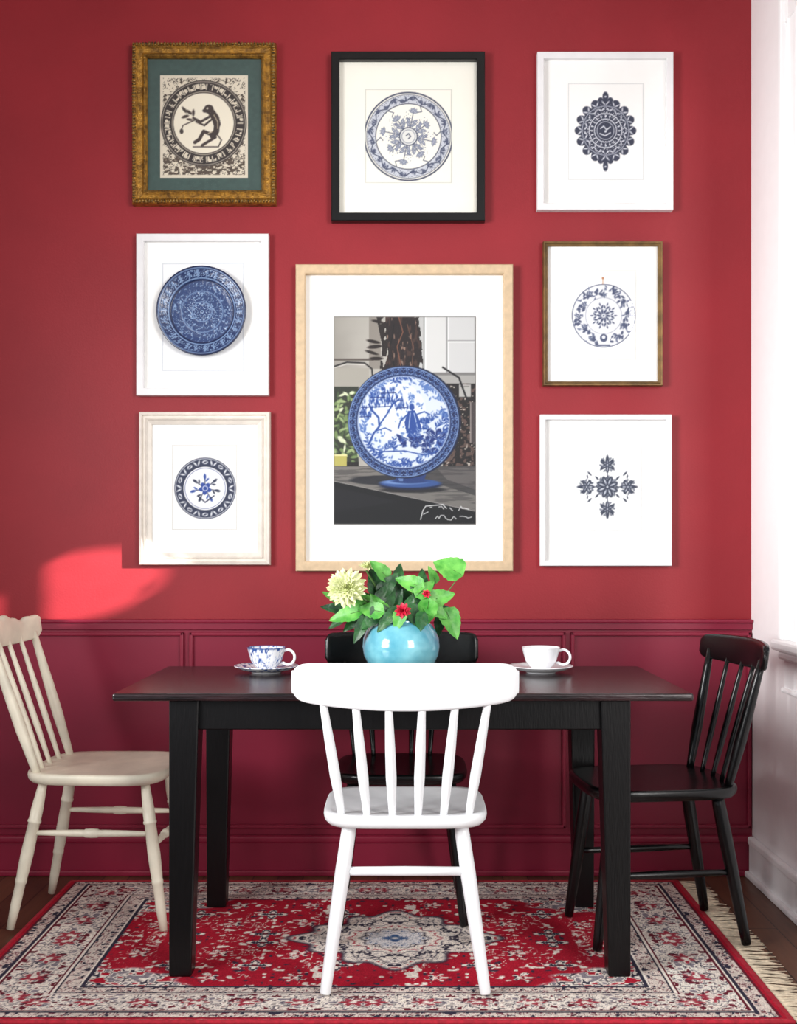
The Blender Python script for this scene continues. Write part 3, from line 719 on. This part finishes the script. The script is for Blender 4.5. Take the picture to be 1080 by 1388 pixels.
# 5 centre picture (a photographic print)
def a5(p):
    X,Y=p.X,p.Y; n=fbm(X/22,Y/22,2,3); rs=np.random.RandomState(12)
    g=np.clip((X-452)/60,0,1)
    p.C=np.stack([150+26*g+10*(n-.5),146+26*g+10*(n-.5),138+26*g+10*(n-.5)],1)
    p.put(p.rect(500,429,516,500)*.6,(112,104,96)); p.put(p.rect(452,486,506,489),(90,82,76))
    p.put(p.rect(566,429,645,520),(184,184,182)); p.put(p.rect(576,429,604,505),(206,206,204)); p.put(p.rect(607,429,645,505),(198,198,197))
    for x_,c_ in ((574,120),(576,232),(605,128),(607,230),(643,150)): p.put(p.rect(x_,429,x_+1.2,508),(c_,c_,c_))
    p.put(p.rect(607,461,645,462.4),(140,140,140)); p.put(p.rect(607,463,645,464),(232,232,232)); p.put(p.rect(566,505,645,509),(120,118,116)); p.put(p.rect(566,509,645,521),(160,158,154))
    dk=(34,26,24); nz=fbm(X/6,Y/9,13,3)
    p.put(p.poly([(510,429),(568,429),(572,470),(574,505),(514,505),(518,470)])*np.clip((nz-.40)*16,0,1),dk)
    body=p.poly([(522,429),(562,429),(568,455),(572,480),(566,505),(518,505),(526,480),(524,455)])
    p.put(body,(34,26,26)); p.put(body*np.clip((fbm(X/4,Y/12,15,3)-.60)*10,0,1)*.7,(80,56,48)); p.put(body*np.clip((fbm(X/3,Y/8,19,2)-.74)*14,0,1)*.8,(160,130,114))
    p.put(p.line([(540,429),(546,450),(538,470),(544,500)],1.2),(130,84,64)); p.put(p.line([(552,440),(560,470),(558,500)],1),(110,76,60)); p.put(p.line([(534,440),(529,470),(534,495)],1.2),(10,8,8))
    for q in ((506,463,.2,9,2.2),(508,470,-.1,10,2.5),(504,478,.3,9,2),(510,486,0,9,2.4),(512,436,.2,8,2)): p.put(p.ell(*q),dk)
    p.put(p.line([(452,497),(470,491),(494,492),(504,500),(506,530)],2.0),(34,32,32)); p.put(p.line([(452,499),(470,493.5),(494,494.5)],.8),(210,206,200)); p.put(p.rect(452,499,500,524),(160,156,146))
    p.put(p.rect(452,524,486,632),(48,52,42))
    its=[(rs.uniform(450,486),rs.uniform(530,628),rs.uniform(0,3.14),rs.uniform(3,6.5),rs.uniform(1.3,2.4)) for _ in range(110)]
    reg=p.rect(452,526,486,632)
    for sub,cc in ((its[0:40],(70,88,56)),(its[40:75],(112,134,84)),(its[75:98],(150,168,118)),(its[98:],(206,212,180))): p.put(reg*p.leaves(sub),cc)
    p.put(p.rect(453,616,470,632),(176,168,92)); p.put(p.rect(453,616,470,618),(220,214,160)); p.put(p.rect(470,626,486,632),(30,28,26))
    p.put(p.rect(600,520,645,634),(30,25,25)); rg=p.rect(600,520,645,634)
    p.put(rg*np.clip((fbm(X/5,Y/5,52,3)-.58)*14,0,1),(88,70,64)); p.put(rg*np.clip((fbm(X/3,Y/3,58,2)-.74)*14,0,1),(180,170,160)); p.put(p.rect(622,521,638,538),(172,170,166)); p.put(p.rect(624,523,636,524.5),(120,118,114)); p.put(p.line([(600,498),(622,512),(634,545)],2.4),(24,22,24)); p.put(p.rect(638,545,645,600),(70,62,62)); p.put(p.rect(637,545,638.5,600),(150,140,136))
    g2=np.clip((X-452)/193,0,1)
    tb=(Y>632).astype(float); tc=np.stack([64+22*(1-g2),62+20*(1-g2),62+18*(1-g2)],1); p.C=p.C*(1-tb[:,None])+tc*tb[:,None]
    p.put(p.poly([(452,633),(520,633),(645,672),(645,692),(452,651)])*.7,(128,124,118)); p.put(p.poly([(590,633),(645,633),(645,664),(606,650)])*.6,(110,104,102))
    p.put(tb*np.clip((fbm(X/26,Y/2.2,57,3)-.52)*8,0,1)*.4,(44,42,44))
    p.put(p.poly([(452,652),(645,693),(645,711),(452,711)]),(12,12,14)); p.put(p.line([(452,652),(645,693)],1.2),(150,146,142)); p.put(p.poly([(452,660),(540,680),(452,694)])*.8,(24,23,27))
    p.put(p.disc(520,651,46,6.5)*.8,(24,25,32)); p.put(p.disc(560,664,44,4)*.8,(16,16,20))
    p.put(p.disc(556,657.5,42,6.5),(22,30,58)); p.put(p.disc(556,655,41,6),(50,78,134)); p.put(p.disc(548,653.5,30,3),(104,132,182)); p.put(p.disc(556,652,25,3.4),(36,58,112)); p.put(p.poly([(532,636),(580,636),(574,653),(538,653)]),(34,54,106)); p.put(p.poly([(538,640),(548,640),(546,652),(541,652)]),(90,116,166))
    # plate
    cx,cy=547,572; rr=np.hypot(X-cx,Y-cy)
    p.put(p.disc(cx+1.2,cy,76.5,76.5),(18,27,56)); p.put(p.disc(cx-.4,cy,74.6),(44,66,116))
    p.put(p.ring(cx,cy,69,9)*p.kal(cx,cy,44,61,2.2,.07),(118,142,184)); p.put(p.ring(cx,cy,69,9)*p.kal(cx,cy,44,64,2.0,.60,True),(20,32,74))
    p.put(p.ring(cx,cy,74.2,1.2),(120,144,186)); p.put(p.ring(cx,cy,63.8,1.4),(26,42,88))
    p.put(p.disc(cx,cy,62.5),(206,214,227)); p.put(p.disc(cx-10,cy-14,40)*.5,(226,231,239))
    ins=p.disc(cx,cy,61.5); b1=(40,72,144); b2=(82,114,174); b3=(26,46,108)
    its=[]
    for _ in range(190):
        a=rs.uniform(0,6.28); q=60*math.sqrt(rs.rand()); its.append((cx+q*math.cos(a),cy+q*math.sin(a),rs.uniform(0,3.14),rs.uniform(1.2,3.0),rs.uniform(.8,1.4)))
    den=np.clip((fbm(X/16+8,Y/16,68,2)-.40)*10,0,1)
    p.put(ins*p.leaves(its)*den*.9,b2)
    for a0,ln_,bd,lf_,cc in ((-2.6,44,1.0,4.2,b2),(-1.9,40,1.0,4,b1),(-1.1,44,1.0,4.4,b2),(-.4,40,1.1,4,b1),(.5,36,1.1,4,b2),(1.3,40,1.1,4.4,b1),(2.1,40,1.1,4,b1),(2.8,36,1.0,4,b2)):
        x_,y_=cx+55*math.cos(a0),cy+55*math.sin(a0); p.put(ins*p.branch(rs,x_,y_,a0+1.3,ln_,bd,lf_,1.0),cc)
    p.put(ins*p.line([(500,602),(506,588),(514,578),(513,566),(504,556),(500,548)],2.6),b1); p.put(ins*p.line([(514,576),(524,562),(532,548),(541,541)],2.0),b1); p.put(ins*p.line([(510,584),(522,580),(530,584)],1.6),b1)
    for q in ((500,548,12,5.5),(518,547,13,6),(534,540,12,5),(512,536,11,4),(526,530,11,4),(495,562,8,4),(544,550,9,4),(486,556,8,4)):
        sub=[(q[0]+rs.uniform(-1,1)*q[2],q[1]+rs.uniform(-1,1)*q[3],rs.uniform(-1.9,-1.2),2.9,1.0) for _ in range(16)]
        p.put(ins*p.leaves(sub),b1); p.put(ins*p.line([(q[0]-q[2]*.9,q[1]+q[3]*.8),(q[0]+q[2]*.9,q[1]+q[3]*.6)],1.1),b3)
    for a_,b_,an in ((572,528,-.4),(588,540,-.2),(566,516,.3),(592,556,.2),(556,532,1.2)): p.put(ins*p.branch(rs,a_,b_,an,18,.4,3.4,.9),b2)
    p.put(ins*p.disc(558,552,3.6,4.4),b1); p.put(ins*p.poly([(553,557),(562,556),(568,568),(572,582),(550,584),(548,572)]),b1); p.put(ins*p.line([(556,560),(554,580)],.9),(196,208,230)); p.put(ins*p.line([(561,560),(566,580)],.9),(196,208,230))
    p.put(ins*p.line([(552,562),(543,570),(540,580)],2),b1); p.put(ins*p.line([(564,562),(575,558),(582,562)],1.8),b1)
    def clump(x,y,R,k,c1,c2):
        s1=[(x+rs.uniform(-1,1)*R,y+rs.uniform(-1,1)*R*.55,rs.uniform(0,3.14),rs.uniform(2.6,5.2),rs.uniform(1.3,2.4)) for _ in range(k)]
        p.put(ins*p.leaves(s1),c1); p.put(ins*p.leaves([(q[0],q[1],q[2],q[3]*.5,q[4]*.2) for q in s1[::3]]),(176,192,220)); p.put(ins*p.leaves([(q[0]+2,q[1]+1.5,q[2]+1,q[3]*.5,q[4]*.5) for q in s1[1::3]]),c2)
    for q in ((576,574,11,16),(590,590,12,22),(572,598,14,26),(552,598,12,18),(600,600,7,10),(562,586,9,14),(584,606,13,14)): clump(q[0],q[1],q[2],q[3],b3 if q[2]>11 else b1,b1)
    for a_,b_,an in ((590,582,-1.2),(598,588,-.7),(580,572,-1.0),(602,596,-.2)): p.put(ins*p.branch(rs,a_,b_,an,18,.5,3.6,1.1),b1)
    p.put(ins*p.line([(500,606),(520,612),(548,611),(576,617),(602,608)],1.6),b1)
    for x_,y_,an in ((520,612,-1.0),(534,612,-1.8),(510,612,.6),(540,622,.1),(560,624,-.2),(526,628,0)): p.put(ins*p.branch(rs,x_,y_,an,16,.3,3.6,1),b1)
    p.put(p.ring(cx,cy,62,1.6)*.6,(120,140,178))
    wc=(226,226,226)
    p.put(p.line([(570,704),(573,692),(577,686),(600,684),(605,689)],1.2),wc); p.put(p.line([(574,697),(580,694)],1.1),wc)
    for y0,x0,n_ in ((689,583,10),(701.5,590,9)):
        x_=x0; pts=[]
        for i in range(n_*2):
            pts.append((x_,y0+rs.uniform(-3.6,3.6))); x_+=rs.uniform(1.6,4.2)
            if x_>641 or rs.rand()<.22:
                if len(pts)>1: p.put(p.line(pts,1.0),wc)
                pts=[]; x_+=1.5
            if x_>641: break
        if len(pts)>1: p.put(p.line(pts,1.0),wc)
    p.put(1-p.rect(453,430,644,710),(120,118,114))
framed(401,359,695,774,13,flatprof(13,.036,.003),M_fwood,M_mat,(452,429,645,711),a5,(150,150,150),step=.75)
# 6 bronze
def a6(p):
    edge(p,774,366,862,488,(222,222,218)); cx,cy=818,428; c_=(74,82,110); rs=np.random.RandomState(4)
    p.put(p.disc(cx,cy,43),(230,231,233)); p.put(p.ring(cx,cy,42.5,1.1),c_); p.put(p.ring(cx,cy,24.5,.8),(160,164,178))
    for i in range(12):
        t=i*2*math.pi/12+.3; R=36 if i%2 else 32
        x_,y_=cx+R*math.cos(t),cy+R*math.sin(t)
        p.put(p.branch(rs,x_,y_,t+1.57,9,.8,3.2,1.0,2.6),c_)
        p.put(p.leaves([(x_+rs.uniform(-4,4),y_+rs.uniform(-4,4),rs.uniform(0,3),2.8,1.5) for _ in range(7)]),c_); p.put(p.disc(x_,y_,1.0),(220,222,228))
        t2=t+math.pi/12
        p.put(p.leaves([(cx+q_*math.cos(t2)+rs.uniform(-2,2),cy+q_*math.sin(t2)+rs.uniform(-2,2),rs.uniform(0,3),2.0,1.0) for q_ in (28,31,35,38,40)]),(104,112,138))
    its=[]
    for k in range(10):
        a=k*math.pi/5; its+= [(cx+6*math.cos(a),cy+6*math.sin(a),a+.3,3.4,1.5),(cx+12*math.cos(a+.15),cy+12*math.sin(a+.15),a+.7,2.8,1.3),(cx+12*math.cos(a-.2),cy+12*math.sin(a-.2),a-.6,2.0,1.1),(cx+16*math.cos(a),cy+16*math.sin(a),a,2,1)]
    p.put(p.leaves(its),c_); p.put(p.disc(cx,cy,2.2),(226,228,232)); p.put(p.disc(cx,cy,1.2),c_)
    p.put(p.poly([(806,452),(830,452),(824,468),(812,468)]),(230,231,233)); p.put(p.disc(818,458,5,5.5),c_); p.put(p.disc(818,457,2.4),(226,228,232)); p.put(p.line([(810,468),(826,468)],2),c_)
    p.put(p.disc(817,377,1.6),(180,120,80)); p.put(p.line([(817,378),(817,385)],.9),(180,120,80))
framed(736,327,898,523,6,[(0,.0005),(0,.026),(.002,.030),(.006,.030),(.010,.026),(.0155,.024),(.0155,.011)],M_fbronze,M_mat,(774,366,862,488),a6,(245,245,242),step=.8)
# 7 cream stepped
def a7(p):
    edge(p,233,603,321,718,(214,210,206)); cx,cy=278,662; c_=(46,52,76); b_=(44,72,150); pap=(224,225,228)
    p.put(p.ring(cx,cy,35.5,12.5),c_)
    for i in range(20):
        t=i*2*math.pi/20; x_,y_=cx+35.5*math.cos(t),cy+35.5*math.sin(t)
        if i%2: p.put(p.leaves([(x_,y_,t+1.57,3.8,2.4)]),pap); p.put(p.leaves([(x_,y_,t+1.2,2.4,1.0)]),c_)
        else:
            for sg in(-1,1): p.put(p.ell(x_+2.6*sg*math.cos(t+1.57),y_+2.6*sg*math.sin(t+1.57),t+.5*sg,3.4,1.1),pap)
    p.put(p.ring(cx,cy,40.2,.8),pap)
    p.put(p.disc(cx,cy,29),(240,240,240)); p.put(p.ring(cx,cy,27.4,.8),(100,110,150))
    for a in range(7):
        t=a*2*math.pi/7+.2; e_=(cx+17*math.cos(t),cy+16*math.sin(t)); p.put(p.line([(cx,cy),e_],1.1),c_)
        p.put(p.leaves([(e_[0],e_[1],t,3.8,1.8),(cx+13*math.cos(t+.25),cy+12*math.sin(t+.25),t+.8,2.8,1.2)]),b_ if a%2 else c_)
    for k in range(5):
        t=k*2*math.pi/5+.4; p.put(p.ell(cx+4.6*math.cos(t),cy+4.6*math.sin(t),t,4.2,3),b_)
    p.put(p.ring(cx,cy,3.2,1),(226,226,236)); p.put(p.line([(268,672),(278,681),(290,672)],1.6),c_)
framed(188,558,366,766,17,[(0,.0005),(0,.022),(.003,.030),(.011,.033),(.014,.024),(.020,.024),(.026,.031),(.031,.024),(.043,.018),(.043,.011)],M_fcream,M_mat,(233,603,321,718),a7,(247,246,243),step=.8)
# 8 white, cross
def a8(p):
    edge(p,771,600,870,720,(222,222,222)); c_=(54,60,78); lt=(200,204,212); cx,cy=823,660
    def clump(x,y,a0,R,n):
        its=[]
        for k in range(n):
            a=a0+k*2*math.pi/n; its.append((x+R*.55*math.cos(a),y+R*.55*math.sin(a),a,R*.5,R*.26))
            its.append((x+R*.85*math.cos(a+.4),y+R*.85*math.sin(a+.4),a+1,R*.24,R*.12))
        p.put(p.leaves(its),c_); p.put(p.leaves([(q[0],q[1],q[2],q[3]*.5,q[4]*.28) for q in its]),lt); p.put(p.disc(x,y,R*.2),c_); p.put(p.disc(x,y,R*.1),lt)
    clump(cx,cy,.39,14.5,8)
    for t,dx in ((0,28),(math.pi,28),(math.pi/2,30),(-math.pi/2,30)):
        x,y=cx+dx*math.cos(t),cy+dx*math.sin(t); clump(x,y,t,10,6); p.put(p.ell(x+9*math.cos(t),y+9*math.sin(t),t,4.2,1.8),c_)
        for sg in(-1,1):
            a=t+sg*.9; p.put(p.ell(x+8*math.cos(a),y+8*math.sin(a),t+sg*.5,3.8,1.5),c_); p.put(p.ell(x-5*math.cos(t)+7*sg*math.sin(t),y-5*math.sin(t)+7*sg*math.cos(t),t+sg*.9,3.4,1.3),c_)
        p.put(p.line([(cx+12*math.cos(t),cy+12*math.sin(t)),(cx+20*math.cos(t),cy+20*math.sin(t))],1.3),c_)
    for sx in(-1,1):
        for sy in (-1,1): p.put(p.leaves([(cx+sx*24,cy+sy*18,sx*sy*.8,3.4,1.2),(cx+sx*27,cy+sy*14,sx*sy*1.4,2.4,1),(cx+sx*14,cy+sy*12,sx*sy*.8,3,1.2)]),c_)
framed(732,562,910,767,7,flatprof(7,.030),M_fwhite,M_mat,(771,600,870,720),a8,(243,244,242),step=.8)

# ================================================================= LIGHT
w=bpy.data.worlds.new('sky'); sc.world=w; w.use_nodes=True
bg=w.node_tree.nodes['Background']; bg.inputs[0].default_value=(.84,.91,1.0,1); bg.inputs[1].default_value=.55
def area(name,loc,target,sx,sy,e,col):
    l=bpy.data.lights.new(name,'AREA'); l.shape='RECTANGLE'; l.size=sx; l.size_y=sy; l.energy=e; l.color=col
    o=bpy.data.objects.new(name,l); o.location=loc; o.rotation_euler=(Vector(target)-Vector(loc)).to_track_quat('-Z','Y').to_euler(); sc.collection.objects.link(o); return o
area('window_light',(2.68,-1.5,2.1),(-.8,3.8,1.2),1.6,2.3,185,(1.0,.97,.93))
a_=area('right_wall_fill',(-2.1,1.2,1.7),(1.2,3.3,1.4),1.0,1.4,34,(1.0,1.0,1.0)); a_.data.spread=math.radians(80)  # fill light added from the left to brighten the right wall
S=Vector((5.0,1.17,2.37))
sp=bpy.data.lights.new('sunbeam','SPOT'); sp.energy=13000; sp.spot_size=math.radians(2.05); sp.spot_blend=.2; sp.shadow_soft_size=.024; sp.color=(1,.93,.88)
so=bpy.data.objects.new('sunbeam',sp); so.location=S; tgt=Vector((wx(112,WALL),WALL,wz(794,WALL)))
so.rotation_euler=(tgt-S).to_track_quat('-Z','Y').to_euler(); sc.collection.objects.link(so)
# unseen tree added outside the window, leaves set to block parts of the sunbeam
GB=Buf(); tr=empty('gobo_tree')
def blk(px,py,R,ang):
    q=Vector((wx(px,WALL),WALL,wz(py,WALL))); c0=S+(q-S)*.50
    d=Vector((math.cos(ang)*-.35,math.cos(ang)*.9,math.sin(ang))); n=(S-q).normalized()
    leaf(GB,c0-d.normalized()*R*.5,d,n,R,R*.55,curl=.1)
for q in ((55,742,.070,.5),(20,770,.055,.9),(85,724,.06,.3),(120,712,.05,.2),(30,742,.08,.9),(-10,790,.05,1.0),(150,702,.04,.1),(96,766,.013,.7),(148,800,.011,2.2),(78,806,.009,.3),(222,745,.04,1.4),(232,815,.04,.5),(120,778,.008,1.4),(60,792,.009,.5),(175,778,.010,.4),(205,795,.02,1.3)): blk(*q)
GB.obj('leaves',M_leafd,tr)
c1=S+(Vector((wx(10,WALL),WALL,wz(735,WALL)))-S)*.5
tb_=Vector((c1.x+.35,c1.y-.42,0))
tube('trunk',[tb_,tb_+Vector((0,0,1.2)),tb_+Vector((-.02,.02,2.5))],[.035,.03,.02],M_bark,tr,12)
tube('branch',[tb_+Vector((0,0,2.35)),(tb_+Vector((0,0,2.5))+c1)/2+Vector((0,0,.2)),c1+Vector((0,0,.1)),c1],[.012,.009,.006,.003],M_bark,tr,8)

# ================================================================= CAMERA
cd=bpy.data.cameras.new('camera'); cam=bpy.data.objects.new('camera',cd); sc.collection.objects.link(cam)
cam.location=(0,0,EYE); cam.rotation_euler=(math.radians(90),0,0)
cd.sensor_fit='HORIZONTAL'; cd.sensor_width=36; cd.lens=36*F/1080
cd.shift_x=-(CX-540)/1080; cd.shift_y=(HY-694)/1080; cd.clip_start=.05
sc.camera=cam
